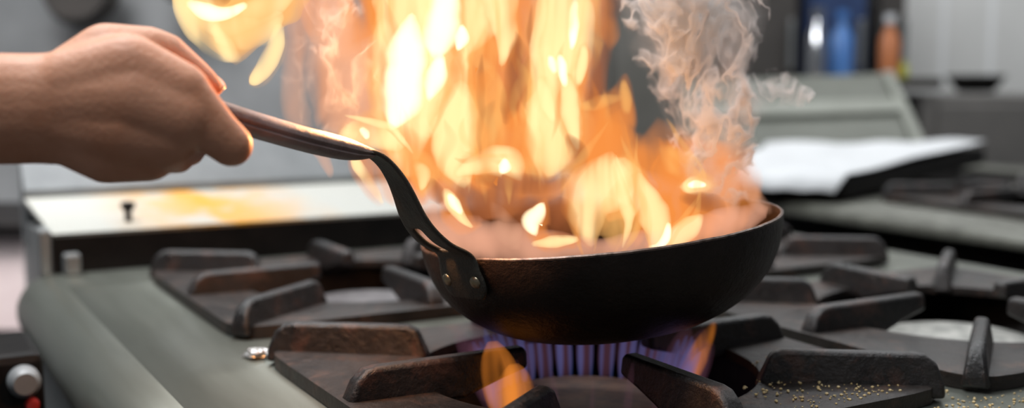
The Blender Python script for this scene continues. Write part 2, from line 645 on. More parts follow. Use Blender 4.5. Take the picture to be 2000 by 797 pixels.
RZ = 0.047
bm = bmesh.new()
bm_box(bm, (PITCH / 2, VB + 0.004, RZ / 2), (PITCH + 2 * UO, 0.008, RZ))
mesh_obj('riser_front', bm, M['black'], rng, smooth=False)
bm = bmesh.new()
bm_box(bm, (PITCH / 2, VB + 0.16, -0.4), (PITCH + 2 * UO - 0.004, 0.29, 0.86))
mesh_obj('flue_box', bm, M['steel_dark'], rng, smooth=False)
bm = bmesh.new()
bm_prism(bm, [(VB, RZ), (VB + 0.26, RZ + 0.018), (VB + 0.26, RZ + 0.012), (VB, RZ - 0.004)], PITCH + 2 * UO,
         lambda a, b, c: Vector((PITCH / 2 + c, a, b)))
mesh_obj('riser_top', bm, riser_mat(), rng, smooth=False)
bm = bmesh.new()
bm_prism(bm, [(VB + 0.262, 0.0), (VB + 0.255, 0.075), (VB + 0.30, 0.135), (VB + 0.30, 0.0)], PITCH + 2 * UO,
         lambda a, b, c: Vector((PITCH / 2 + c, a, b)))
mesh_obj('back_ledge', bm, M['steel_mid'], rng, smooth=False)
# corner bracket
bm = bmesh.new()
bm_box(bm, (-UO - 0.008, VB + 0.02, 0.025), (0.014, 0.04, 0.055))
bm_box(bm, (-UO + 0.018, VB - 0.012, 0.012), (0.018, 0.02, 0.026))
bevel(mesh_obj('corner_bracket', bm, M['steel_dark'], rng, smooth=False), 0.003)
bm = bmesh.new()
p = Vector((-UO + 0.095, VB + 0.05, RZ + 0.003))
bm_lathe(bm, [(0, 0), (0.004, 0), (0.0045, 0.014), (0.009, 0.018), (0.0085, 0.024), (0, 0.026)], 20, lambda x, y, z: p + Vector((x, y, z)))
mesh_obj('riser_bolt', bm, M['black'], rng)

GL = ['near-left iron grate straight under the pan and its blue gas ring',
      'iron grate around the pale empty burner cap right of the pan',
      'iron grate behind the pan along the left steel strip, before the black riser',
      'iron grate behind the pan on the right, half hidden by flames']
BL = ['burner with heat-browned cap lit by the blue gas ring',
      'unlit burner with pale grey cap right of the pan',
      'unlit burner in the grate behind the pan by the left steel strip',
      'unlit burner in the grate behind flames and pan']
rot = Matrix.Rotation(AX, 4, 'Z')
centers = []
k = 0
for (i, j) in ((0, 0), (1, 0), (0, 1), (1, 1)):
    c = C0 + rot @ Vector((i * PITCH, j * PITCHV, 0))
    centers.append(c)
    g = empty('iron_grate', c, AX, GL[k], 'grate', 'cast iron grates on the range')
    grate_parts(g)
    b = empty('gas_burner', c, AX, BL[k], 'burner', 'gas burners under the grates')
    build_burner(b, M['cap_rust'] if k == 0 else (M['cap_dull'] if k == 2 else M['cap']))
    k += 1

# second range beyond the gap on the right
C2 = C0 + rot @ Vector((0.965 + UO + 0.045, 0.55, 0.006))
rng2 = empty('gas_range', C2, AX, 'second steel range beyond the gap at right, its rail out of focus', 'range')
hob_body(rng2, [0, PITCH], [0, PITCHV], -UO - 0.05, PITCH + UO, -0.9, 0.72, 0.016, M['steel_worn'])
k = 0
g = empty('iron_grate', C2 + Vector((0, 0, 0)), AX, 'blurred iron grate on the far range at the right edge', 'grate')
grate_parts(g)

# ------------------------------------------------------------------ frying pan
PC = Vector((0.066, 0.85, 0.117))
ROLL = math.radians(6.1)
MR = Matrix.Translation(PC) @ Matrix.Rotation(-ROLL, 4, 'Y')
MRI = MR.inverted()
PHI = math.radians(-139.0)
pdir = Vector((math.cos(PHI), math.sin(PHI), 0))
pan = empty('frying_pan', PC, 0, 'blackened steel frying pan full of fire held over the lit burner', 'pan')
bpy.context.view_layer.update()
PANINV = Matrix.Translation(-PC)


def pw(v):     # pan-frame vector -> pan empty local
    return PANINV @ (MR @ v)


OUT = [(0.1352, 0.0), (0.1338, -0.012), (0.1295, -0.026), (0.122, -0.040), (0.110, -0.053), (0.095, -0.0635), (0.080, -0.0705), (0.066, -0.0745), (0.0, -0.0755)]
INN = [(0.0, -0.0732), (0.065, -0.0722), (0.079, -0.068), (0.0935, -0.0612), (0.108, -0.051), (0.1197, -0.0385), (0.127, -0.025), (0.1313, -0.0115), (0.1328, 0.0), (0.134, 0.0009)]
outp = [(a, b) for a, b in catmull(OUT[:8], 28)] + [OUT[-1]]
inp = [INN[0]] + [(a, b) for a, b in catmull(INN[1:], 28)]
bm = bmesh.new()
rows = bm_lathe(bm, outp + inp, 128, lambda x, y, z: pw(Vector((x, y, z))))
for k in range(128):
    bm.faces.new((rows[-1][k], rows[-1][(k + 1) % 128], rows[0][(k + 1) % 128], rows[0][k]))
mesh_obj('pan_bowl', bm, M['pan'], pan, angle=60)
M['rim'] = principled('worn_bright_rim', (0.05, 0.035, 0.028), (0.20, 0.14, 0.115), 0.4, 0.6, 160)  # worn metal; paler tone imitates the firelit highlight along the lip
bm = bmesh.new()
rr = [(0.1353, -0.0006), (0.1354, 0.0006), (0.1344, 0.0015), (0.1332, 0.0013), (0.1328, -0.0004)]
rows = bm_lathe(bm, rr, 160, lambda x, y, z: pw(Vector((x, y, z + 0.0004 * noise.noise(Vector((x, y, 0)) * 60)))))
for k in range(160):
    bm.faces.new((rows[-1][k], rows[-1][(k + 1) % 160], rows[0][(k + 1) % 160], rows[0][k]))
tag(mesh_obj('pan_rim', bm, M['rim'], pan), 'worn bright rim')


def wall_r(z):
    for (r0, z0), (r1, z1) in zip(outp, outp[1:]):
        if z1 <= z <= z0:
            return r0 + (r1 - r0) * (z0 - z) / max(z0 - z1, 1e-9)
    return outp[0][0]


def hr(px, py):
    """photo ray met with the upright plane of the handle -> (R,z) in the pan frame"""
    o = MRI @ CAMP
    d = (MRI.to_3x3() @ ray(px, py))
    nrm = Vector((-pdir.y, pdir.x, 0))
    t = -o.dot(nrm) / d.dot(nrm)
    q = o + d * t
    return q.dot(pdir), q.z


def PF(R, w, z):
    a = PHI + w / max(R, 0.05)
    return pw(Vector((R * math.cos(a), R * math.sin(a), z)))


# neck: strap from the riveted plate up to the tube
neck_px = [(885, 494), (850, 474), (822, 446), (803, 415), (789, 380), (774, 348), (753, 318), (730, 299), (706, 292), (690, 290)]
cl = [hr(x, y) for x, y in neck_px]
rows_c = [(wall_r(-0.0275) + 0.0028, -0.0275), (wall_r(-0.0215) + 0.0028, -0.0215), (wall_r(-0.014) + 0.0028, -0.014), (wall_r(-0.007) + 0.003, -0.007)]
hw = [0.017, 0.0225, 0.0235, 0.022]
wn = [0.0200, 0.0185, 0.0165, 0.0145, 0.0125, 0.0108, 0.0090, 0.0085, 0.0082, 0.0082]
full = [(r, z, w) for (r, z), w in zip(rows_c, hw)] + [(r, z, w) for (r, z), w in zip(cl, wn) if r > wall_r(0) + 0.004]
full = catmull(full, 52)
NWC = 9
bm = bmesh.new()
grid = []
for (r, z, w) in full:
    grid.append([bm.verts.new(PF(r, (j / (NWC - 1) * 2 - 1) * w, z - 0.0015 * (abs(j / (NWC - 1) * 2 - 1) ** 2) * (1 if z > 0.0 else 0))) for j in range(NWC)])
for i in range(len(grid) - 1):
    for j in range(NWC - 1):
        zc = (full[i][1] + full[i + 1][1]) / 2
        if 0.009 < zc < 0.026 and j in (2, 3):
            continue
        bm.faces.new((grid[i][j], grid[i][j + 1], grid[i + 1][j + 1], grid[i + 1][j]))
neck = mesh_obj('handle_neck', bm, M['neck'], pan, angle=80)
m = neck.modifiers.new('thick', 'SOLIDIFY')
m.thickness = 0.0032
m.offset = 0
m = neck.modifiers.new('sub', 'SUBSURF')
m.levels = m.render_levels = 1

# grip: folded hollow tube
grip_px = [(722, 300), (700, 297), (672, 291), (630, 281), (590, 271), (540, 257), (490, 242), (440, 226), (390, 211), (340, 196), (318, 190)]
gl = [hr(x, y) for x, y in grip_px]
gw = [0.0078, 0.0090, 0.0098, 0.0102, 0.0104, 0.0105, 0.0105, 0.0105, 0.0105, 0.0100, 0.0080]
gh = [0.0030, 0.0052, 0.0068, 0.0074, 0.0074, 0.0074, 0.0074, 0.0074, 0.0074, 0.0070, 0.005]
sec = catmull([(r, z, w, h) for (r, z), w, h in zip(gl, gw, gh)], 60)
# cross section: rounded upper roll, groove along the side, flat lower strip
SECT = []
for k in range(28):
    a = 2 * PI * k / 28
    x, y = math.cos(a), math.sin(a)
    rr = 1.0 / (abs(x) ** 2.6 + abs(y) ** 2.6) ** (1 / 2.6)
    x, y = x * rr, y * rr
    if -0.42 < y < -0.02 and abs(x) > 0.5:
        x *= 0.84
    SECT.append((x, y))
bm = bmesh.new()
tang = Vector((-pdir.y, pdir.x, 0))
prev = None
first = None
for (r, z, w, h) in sec:
    c = pdir * r + Vector((0, 0, z))
    up = (pdir * -0.27 + Vector((0, 0, 1))).normalized()
    ring = [bm.verts.new(pw(c + tang * (x * w) + up * (y * h))) for x, y in SECT]
    if prev:
        for k in range(28):
            bm.faces.new((prev[k], prev[(k + 1) % 28], ring[(k + 1) % 28], ring[k]))
    else:
        first = ring
    prev = ring
bm.faces.new(first[::-1])
bm.faces.new(prev)
mesh_obj('handle_grip', bm, M['handle'], pan, angle=38)

for dphi, zz in ((-0.105, -0.0145), (0.115, -0.0145)):
    r = wall_r(zz) + 0.0035
    a = PHI + dphi
    c = Vector((r * math.cos(a), r * math.sin(a), zz))
    nrm = Vector((math.cos(a), math.sin(a), -0.28)).normalized()
    q = nrm.to_track_quat('Z', 'Y')
    bm = bmesh.new()
    bm_lathe(bm, [(0.0046, -0.002), (0.0046, 0.0006), (0.0040, 0.0018), (0.0025, 0.0026), (0, 0.0029)], 24,
             lambda x, y, z: pw(c + q @ Vector((x, y, z))))
    mesh_obj('rivet', bm, M['rivet'], pan)

# ------------------------------------------------------------------ hand
D0 = 0.612
SC = D0 / FPX


def HP(x, y, dz):
    return P(x, y, D0 + dz * SC)


def ball_pts(x, y, dz, rx, ry, rd):
    c = HP(x, y, dz)
    f = SC
    out = []
    for i in range(1, 10):
        th = PI * i / 10
        for k in range(18):
            ph = 2 * PI * k / 18
            out.append(c + Vector((rx * f * math.sin(th) * math.cos(ph), rd * f * math.sin(th) * math.sin(ph), ry * f * math.cos(th))))
    out += [c + Vector((0, 0, ry * f)), c - Vector((0, 0, ry * f))]
    return out


def limb(bm, chain):
    """chain of (x,y,dz,r[,rd]) photo-scale joints; hull of neighbouring balls"""
    for a, b in zip(chain, chain[1:]):
        vs = []
        for n in (a, b):
            r = n[3]
            rd = n[4] if len(n) > 4 else r
            vs += [bm.verts.new(p) for p in ball_pts(n[0], n[1], n[2], r, r, rd)]
        res = bmesh.ops.convex_hull(bm, input=vs)
        junk = set(g for g in res['geom_interior'] if isinstance(g, bmesh.types.BMVert)) | set(
            g for g in res['geom_unused'] if isinstance(g, bmesh.types.BMVert))
        for v in junk:
            if v.is_valid:
                bm.verts.remove(v)


HAND = [
    # forearm and wrist
    [(-330, 212, 0, 112, 88), (-60, 213, 0, 110, 84), (70, 213, 0, 108, 78), (150, 212, 5, 112, 72)],
    # metacarpals, index to little finger
    [(140, 180, 0, 86, 70), (250, 150, 5, 84, 66), (345, 190, 8, 72, 56)],
    [(140, 205, -4, 88, 70), (260, 200, -12, 84, 64), (352, 232, -8, 66, 52)],
    [(140, 230, -2, 86, 68), (240, 250, -10, 82, 62), (330, 270, -2, 58, 50)],
    [(130, 248, 4, 74, 64), (210, 288, 4, 72, 58), (290, 300, 14, 56, 46)],
    # thumb: metacarpal, knuckle, two phalanges lying on the handle
    [(120, 170, 20, 66, 56), (210, 112, 50, 68, 58), (290, 100, 84, 50, 50), (325, 106, 98, 43, 44)],
    [(325, 106, 98, 42, 44), (378, 138, 112, 29, 32), (400, 155, 116, 25, 28), (420, 171, 118, 18, 22)],
    # index finger
    [(362, 205, 6, 64, 50), (418, 256, 12, 49, 42), (452, 284, 22, 43, 40)],
    [(452, 284, 22, 42, 40), (446, 290, 90, 36, 36), (430, 276, 150, 33, 33)],
    [(430, 276, 150, 33, 33), (400, 236, 186, 29, 29), (385, 214, 184, 24, 24)],
    # middle finger
    [(345, 243, -4, 56, 50), (352, 275, 26, 44, 42), (360, 284, 52, 38, 38)],
    [(360, 284, 52, 38, 38), (368, 292, 110, 35, 35), (360, 282, 160, 33, 33)],
    [(360, 282, 160, 33, 33), (335, 240, 188, 29, 29), (322, 218, 184, 24, 24)],
    # ring finger
    [(325, 278, 0, 54, 48), (340, 298, 40, 42, 40), (345, 303, 66, 38, 36)],
    [(345, 303, 66, 38, 36), (325, 302, 116, 34, 34), (302, 288, 160, 31, 31)],
    [(302, 288, 160, 31, 31), (280, 246, 182, 27, 27), (270, 226, 178, 22, 22)],
    # little finger
    [(285, 303, 16, 50, 44), (295, 314, 56, 38, 36), (292, 315, 80, 34, 33)],
    [(292, 315, 80, 34, 33), (268, 306, 122, 29, 29), (248, 290, 150, 26, 26)],
    [(248, 290, 150, 26, 26), (232, 256, 162, 22, 22), (226, 240, 158, 18, 18)],
]
bm = bmesh.new()
for ch in HAND:
    limb(bm, ch)
person = mesh_obj('person', bm, M['skin'], angle=180)
m = person.modifiers.new('union', 'REMESH')
m.mode = 'VOXEL'
m.voxel_size = 0.00135
m = person.modifiers.new('soft', 'SMOOTH')
m.factor = 0.5
m.iterations = 14
dg = bpy.context.evaluated_depsgraph_get()
me = bpy.data.meshes.new_from_object(person.evaluated_get(dg))
person.modifiers.clear()
person.data = me
me.polygons.foreach_set('use_smooth', [True] * len(me.polygons))
if not me.materials:
    me.materials.append(M['skin'])
tag(person, 'bare right forearm and hand of a person gripping the pan handle', 'person')
# thumb nail
bm = bmesh.new()
c = HP(424, 158, 112)
ax = (HP(436, 170, 116) - HP(404, 143, 110)).normalized()
nr = Vector((0.25, -0.55, 0.8)).normalized()
nr = (nr - ax * nr.dot(ax)).normalized()
sd = ax.cross(nr)
g2 = []
for i in range(9):
    u = i / 8 * 2 - 1
    row = []
    for j in range(9):
        v = j / 8 * 2 - 1
        wv = (1 - 0.35 * max(u, 0) ** 3) * 0.0052
        row.append(bm.verts.new(c + ax * (u * 0.0058) + sd * (v * wv) - nr * (v * v * 0.0018 + u * u * 0.0006)))
    g2.append(row)
for i in range(8):
    for j in range(8):
        bm.faces.new((g2[i][j], g2[i][j + 1], g2[i + 1][j + 1], g2[i + 1][j]))
nail = mesh_obj('thumbnail', bm, M['nail'], person, angle=180)
m = nail.modifiers.new('thick', 'SOLIDIFY')
m.thickness = 0.0008

# ------------------------------------------------------------------ fire
def lerp_(a, b, t):
    return a + (b - a) * t


def tongue(name, pts, D, mat, parent, flat=0.6, wob=0.10, n=26, seed=0, soft=3.0, mind=20.0):
    """one closed flame: spine (photo x, y, half width[, depth shift]) at its own distance;
    lens-shaped in section so that it thins out towards its edges"""
    pts = [(*p, 0.0) if len(p) == 3 else p for p in pts]
    s = D / FPX
    sp = catmull(pts, n)
    bm = bmesh.new()
    prev = None
    K = 18
    ctr = [P(x, y, D + dd) for x, y, w, dd in sp]
    for i, (x, y, w, dd) in enumerate(sp):
        t = i / n
        end = min(1.0, 5 * t + 0.15, 5 * (1 - t) + 0.15)
        h = max(w * flat, mind * end) * s
        w = max(w, 1.0) * s
        a = ctr[max(i - 1, 0)]
        b = ctr[min(i + 1, n)]
        tg = (b - a).normalized()
        side = tg.cross(Vector((0, 1, 0))).normalized()
        dep = tg.cross(side).normalized()
        ring = []
        for k in range(K):
            an = 2 * PI * (k + 0.5) / K
            sn = math.sin(an)
            q = ctr[i] + side * (math.cos(an) * w * 1.18) + dep * (math.copysign(abs(sn) ** soft, sn) * h)
            base = ctr[i] + side * (math.cos(an) * w)
            nz = noise.noise_vector(base * 42 + Vector((seed * 3.1, 0, 0))) + 0.5 * noise.noise_vector(base * 110 + Vector((0, seed * 1.7, 0)))
            q += side * nz.x * (w * wob + 0.0012) + tg * nz.z * (w * wob) + dep * nz.y * (h * wob)
            ring.append(bm.verts.new(q))
        if prev is None:
            c = bm.verts.new(ctr[0] - tg * w * 0.8)
            for k in range(K):
                bm.faces.new((c, ring[(k + 1) % K], ring[k]))
        else:
            for k in range(K):
                bm.faces.new((prev[k], prev[(k + 1) % K], ring[(k + 1) % K], ring[k]))
        prev = ring
        last = (ctr[i], tg, w)
    c = bm.verts.new(last[0] + last[1] * last[2] * 0.8)
    for k in range(K):
        bm.faces.new((c, prev[k], prev[(k + 1) % K]))
    return mesh_obj(name, bm, mat, parent, angle=180)


fl = bpy.data.lights.new('fire_light', 'POINT')
fl.energy, fl.color, fl.shadow_soft_size = 1.9, (1.0, 0.42, 0.14), 0.012
flo = bpy.data.objects.new('fire_light', fl)
COL.objects.link(flo)
flo.location = P(700, 215, 0.725)
fl2 = fl.copy()
fl2.energy = 0.16
flo2 = bpy.data.objects.new('fire_light', fl2)
COL.objects.link(flo2)
flo2.location = P(1405, 335, 0.80)

fire = empty('pan_fire', (0, 0, 0), 0, 'tall orange and yellow flames blazing up out of the frying pan', 'flames')
FL = [
    # material, distance, spine
    # thin orange gas filling the whole fire
    ('V', 0.90, [(610, -60, 55), (640, 60, 75), (670, 160, 75), (700, 240, 55), (740, 290, 20)]),
    ('V', 0.95, [(800, -60, 110), (810, 100, 110), (830, 250, 90), (870, 370, 60), (890, 410, 20)]),
    ('V', 0.96, [(960, -60, 110), (960, 100, 100), (960, 250, 100), (970, 350, 90), (980, 420, 30)]),
    ('V', 0.95, [(1110, -60, 100), (1100, 100, 80), (1110, 250, 90), (1130, 350, 100), (1120, 430, 40)]),
    ('V', 0.92, [(1290, 250, 30), (1310, 320, 110), (1340, 380, 130), (1330, 440, 70)]),
    ('O', 0.94, [(780, -50, 60), (800, 80, 70), (800, 200, 80), (820, 300, 70), (850, 370, 40)]),
    ('O', 0.94, [(930, -50, 60), (920, 80, 70), (930, 200, 80), (930, 300, 70), (940, 360, 30)]),
    ('O', 0.94, [(1100, -50, 70), (1095, 80, 60), (1080, 200, 70), (1070, 290, 60), (1060, 340, 20)]),
    ('R', 0.965, [(860, 350, 14), (900, 370, 50), (960, 390, 70), (1040, 390, 70), (1110, 385, 40)]),
    # left veil
    ('S', 0.84, [(575, -30, 26), (588, 70, 30), (570, 160, 22), (582, 230, 24), (610, 268, 12)]),
    ('S', 0.83, [(655, -30, 20), (650, 60, 38), (660, 150, 52), (675, 225, 46), (700, 275, 14)]),
    ('S', 0.85, [(725, 90, 34), (714, 160, 62), (718, 220, 56), (735, 270, 20)]),
    ('S', 0.84, [(700, 140, 20), (720, 190, 40), (725, 240, 34), (740, 275, 10)]),
    ('O', 0.86, [(685, 10, 14), (694, 70, 34), (715, 105, 36), (748, 130, 16)]),
    ('O', 0.88, [(590, -40, 24), (612, 20, 28), (620, 80, 14)]),
    ('O', 0.87, [(735, -50, 36), (736, 30, 30), (742, 100, 22), (755, 150, 8)]),
    ('O', 0.87, [(670, -50, 14), (675, 0, 18), (678, 50, 10)]),
    # bright central column
    ('H', 0.85, [(790, -50, 60), (788, 50, 48), (796, 140, 62), (790, 220, 52), (790, 290, 32), (800, 340, 12)]),
    ('H', 0.86, [(855, -50, 70), (856, 60, 62), (850, 150, 52), (844, 220, 36), (838, 262, 12)]),
    ('H', 0.875, [(815, -50, 75), (812, 50, 70), (815, 150, 64), (808, 240, 46), (812, 300, 20)]),
    ('H', 0.85, [(748, 40, 8), (758, 75, 16), (770, 110, 18), (780, 150, 8)]),
    ('W', 0.82, [(804, 30, 8), (796, 90, 34), (792, 140, 40), (786, 190, 36), (774, 230, 22), (765, 250, 8)]),
    ('W', 0.83, [(870, -40, 26), (866, 30, 32), (858, 80, 28), (850, 112, 8)]),
    ('W', 0.82, [(862, 110, 8), (848, 155, 20), (840, 195, 6)]),
    ('W', 0.82, [(905, 50, 5), (902, 75, 14), (894, 98, 4)]),
    ('H', 0.87, [(930, -50, 60), (928, 10, 50), (914, 65, 38), (896, 112, 8)]),
    ('H', 0.84, [(970, -50, 36), (982, 20, 26), (988, 75, 18), (980, 126, 6)]),
    ('H', 0.84, [(900, 165, 14), (894, 220, 34), (888, 270, 42), (892, 320, 34), (905, 362, 10)]),
    ('Y', 0.87, [(945, 120, 14), (940, 180, 38), (945, 250, 44), (950, 310, 34), (960, 350, 12)]),
    ('O', 0.86, [(850, 240, 30), (850, 300, 44), (855, 350, 38), (850, 395, 12)]),
    ('Y', 0.80, [(780, 285, 8), (800, 302, 20), (822, 330, 30), (828, 355, 22), (824, 385, 6)]),
    ('H', 0.79, [(812, 318, 6), (824, 336, 15), (824, 358, 9), (822, 372, 3)]),
    ('O', 0.83, [(770, 250, 20), (800, 310, 44), (818, 370, 30), (824, 405, 8)]),
    ('H', 0.82, [(665, 264, 8), (705, 260, 24), (745, 266, 26), (785, 282, 12)]),
    ('W', 0.81, [(704, 250, 5), (712, 260, 9), (716, 272, 4)]),
    ('H', 0.80, [(892, 340, 5), (922, 324, 16), (965, 312, 26), (998, 318, 28), (1018, 350, 6)]),
    ('W', 0.79, [(985, 310, 5), (984, 326, 13), (978, 338, 5)]),
    ('H', 0.78, [(870, 372, 8), (883, 396, 15), (902, 422, 10), (924, 442, 3)]),
    ('W', 0.775, [(876, 380, 5), (886, 400, 10), (900, 418, 5)]),
    ('W', 0.77, [(1062, 398, 5), (1052, 416, 16), (1038, 434, 20), (1046, 458, 6)]),
    ('O', 0.775, [(1064, 388, 6), (1050, 420, 26), (1046, 448, 26), (1070, 472, 14)]),
    ('H', 0.765, [(1040, 476, 5), (1085, 472, 12), (1128, 469, 5)]),
    # second column
    ('H', 0.86, [(1112, -60, 34), (1106, 40, 46), (1096, 110, 46), (1090, 170, 38), (1084, 230, 48), (1084, 290, 42), (1072, 340, 12)]),
    ('W', 0.83, [(1121, -4, 5), (1119, 45, 10), (1118, 95, 5)]),
    ('W', 0.83, [(1072, 110, 5), (1077, 126, 9), (1082, 144, 5)]),
    ('W', 0.83, [(1093, 108, 5), (1098, 135, 10), (1104, 168, 5)]),
    ('H', 0.84, [(1141, 90, 5), (1140, 125, 10), (1132, 165, 5)]),
    ('H', 0.83, [(1105, 150, 8), (1112, 205, 17), (1120, 250, 12), (1128, 292, 4)]),
    ('H', 0.84, [(1054, 155, 6), (1067, 195, 12), (1080, 235, 6)]),
    ('O', 0.90, [(1015, -50, 46), (1022, 40, 34), (1040, 100, 22), (1034, 170, 24), (1015, 250, 40), (1020, 320, 34)]),
    ('R', 0.88, [(1000, 80, 6), (1005, 140, 18), (1004, 190, 16), (1000, 230, 5)]),
    ('Y', 0.87, [(1040, 140, 8), (1048, 190, 16), (1050, 250, 20), (1040, 310, 20), (1046, 350, 8)]),
    ('O', 0.88, [(1150, -50, 36), (1170, 30, 30), (1192, 65, 22), (1192, 98, 6)]),
    ('R', 0.90, [(1200, -40, 28), (1180, 60, 22), (1165, 150, 20), (1160, 220, 20)]),
    # shoulder on the right of the column
    ('O', 0.87, [(1222, 146, 6), (1214, 185, 26), (1190, 230, 50), (1165, 280, 54), (1145, 330, 40), (1120, 370, 14)]),
    ('Y', 0.86, [(1219, 156, 5), (1222, 190, 12), (1226, 222, 6)]),
    ('Y', 0.865, [(1128, 210, 6), (1170, 202, 12), (1212, 190, 7)]),
    ('O', 0.88, [(1150, 190, 14), (1165, 230, 40), (1180, 290, 56), (1190, 350, 50), (1190, 400, 20)]),
    ('O', 0.89, [(1215, 180, 12), (1212, 225, 28), (1205, 280, 40), (1210, 330, 30)]),
    ('O', 0.90, [(1250, 300, 20), (1320, 320, 46), (1390, 335, 46), (1435, 365, 34), (1450, 400, 14)]),
    ('O', 0.90, [(1290, 400, 30), (1350, 420, 46), (1410, 430, 40), (1460, 425, 16)]),
    ('O', 0.90, [(1200, 250, 20), (1220, 300, 50), (1250, 350, 50), (1260, 400, 40)]),
    # low bright flame in the middle of the pan
    ('H', 0.80, [(1194, 300, 8), (1184, 335, 42), (1168, 372, 54), (1150, 408, 36), (1148, 445, 24), (1154, 478, 8)]),
    ('H', 0.81, [(1205, 316, 14), (1225, 355, 28), (1232, 395, 20), (1228, 430, 6)]),
    ('Y', 0.79, [(1188, 392, 14), (1195, 425, 40), (1205, 458, 36), (1200, 486, 10)]),
    ('H', 0.79, [(1248, 340, 6), (1264, 385, 22), (1280, 425, 28), (1284, 460, 20), (1272, 488, 6)]),
    ('W', 0.77, [(1304, 436, 5), (1299, 462, 8), (1285, 480, 7), (1268, 482, 4)]),
    ('H', 0.79, [(1370, 422, 7), (1348, 440, 18), (1322, 460, 18), (1303, 480, 6)]),
    ('O', 0.80, [(1330, 405, 14), (1345, 440, 42), (1330, 468, 30), (1300, 484, 8)]),
    ('O', 0.86, [(1280, 275, 14), (1300, 315, 42), (1310, 355, 44), (1290, 400, 34), (1280, 440, 8)]),
    ('Y', 0.85, [(1290, 290, 8), (1318, 310, 24), (1345, 335, 22), (1370, 360, 10)]),
    ('S', 0.84, [(1330, 330, 10), (1375, 345, 34), (1410, 380, 36), (1420, 430, 20)]),
    ('H', 0.83, [(1332, 364, 8), (1358, 360, 16), (1390, 362, 8)]),
    ('W', 0.82, [(1344, 362, 4), (1360, 360, 8), (1378, 362, 4)]),
    ('O', 0.88, [(1395, 285, 14), (1425, 315, 40), (1448, 355, 38), (1440, 400, 36), (1420, 450, 18)]),
    ('R', 0.91, [(1350, 380, 22), (1375, 410, 46), (1400, 435, 36), (1420, 450, 10)]),
    ('S', 0.86, [(1455, 330, 5), (1468, 370, 14), (1482, 400, 16), (1505, 412, 10)]),
    ('O', 0.88, [(1240, 330, 20), (1245, 380, 32), (1240, 440, 32), (1240, 480, 8)]),
    ('O', 0.84, [(1006, 392, 6), (1030, 372, 18), (1075, 374, 16), (1114, 345, 6)]),
    # dark gas put in to imitate dim gaps between the tongues
    ('R', 0.765, [(905, 352, 8), (915, 385, 26), (935, 410, 34), (960, 425, 14)]),
    ('R', 0.765, [(930, 350, 8), (965, 352, 14), (1010, 358, 20), (1070, 362, 18), (1110, 345, 8)]),
    ('R', 0.76, [(1075, 385, 8), (1090, 410, 26), (1100, 440, 28), (1120, 462, 8)]),
    ('R', 0.765, [(838, 350, 6), (850, 375, 16), (862, 398, 8)]),
    ('R', 0.81, [(1108, 262, 5), (1125, 290, 16), (1130, 315, 16), (1110, 345, 8)]),
    ('R', 0.82, [(1010, 70, 6), (1008, 120, 16), (1000, 190, 20), (988, 240, 8)]),
    ('R', 0.84, [(1160, 90, 5), (1164, 140, 11), (1160, 190, 12), (1158, 215, 5)]),
    ('O', 0.81, [(890, 118, 10), (905, 150, 26), (930, 165, 30), (960, 140, 14)]),
    ('O', 0.80, [(922, 230, 12), (940, 265, 26), (945, 300, 22), (930, 316, 8)]),
    ('O', 0.80, [(1000, 220, 10), (1018, 260, 24), (1020, 310, 22), (1030, 350, 10)]),
    ('R', 0.81, [(1330, 385, 8), (1365, 392, 16), (1400, 402, 16), (1420, 418, 6)]),
    ('O', 0.79, [(862, 410, 6), (880, 432, 14), (905, 446, 14), (940, 440, 6)]),
    ('S', 0.77, [(960, 395, 5), (975, 420, 16), (990, 450, 26), (1010, 480, 14)]),
    ('O', 0.785, [(1215, 215, 8), (1205, 245, 26), (1185, 275, 30), (1165, 300, 12)]),
    # flame escaping below the grip
    ('O', 0.80, [(700, 290, 8), (730, 325, 26), (754, 365, 24), (772, 402, 6)]),
    ('H', 0.79, [(686, 296, 5), (700, 325, 11), (722, 360, 10), (746, 398, 3)]),
    ('S', 0.80, [(610, 296, 4), (630, 310, 12), (645, 345, 6)]),
]
for i, (k, D, pts) in enumerate(FL):
    big = k == 'V'
    tongue('flame_tongue', pts, D, M['fire_' + k], fire, seed=i, flat=0.5 if big else 0.7, wob=0.16,
           soft=2.8 if k in 'VO' else (3.4 if k == 'W' else 2.2))
    if k == 'H':
        hp = [(p[0] + random.uniform(-3, 3), p[1], p[2] * 1.25 + 6) for p in pts]
        tongue('flame_glow', hp, D + 0.012, M['fire_O' if i % 3 else 'fire_Y'], fire, seed=i + 200, flat=0.6, wob=0.2, soft=2.4)

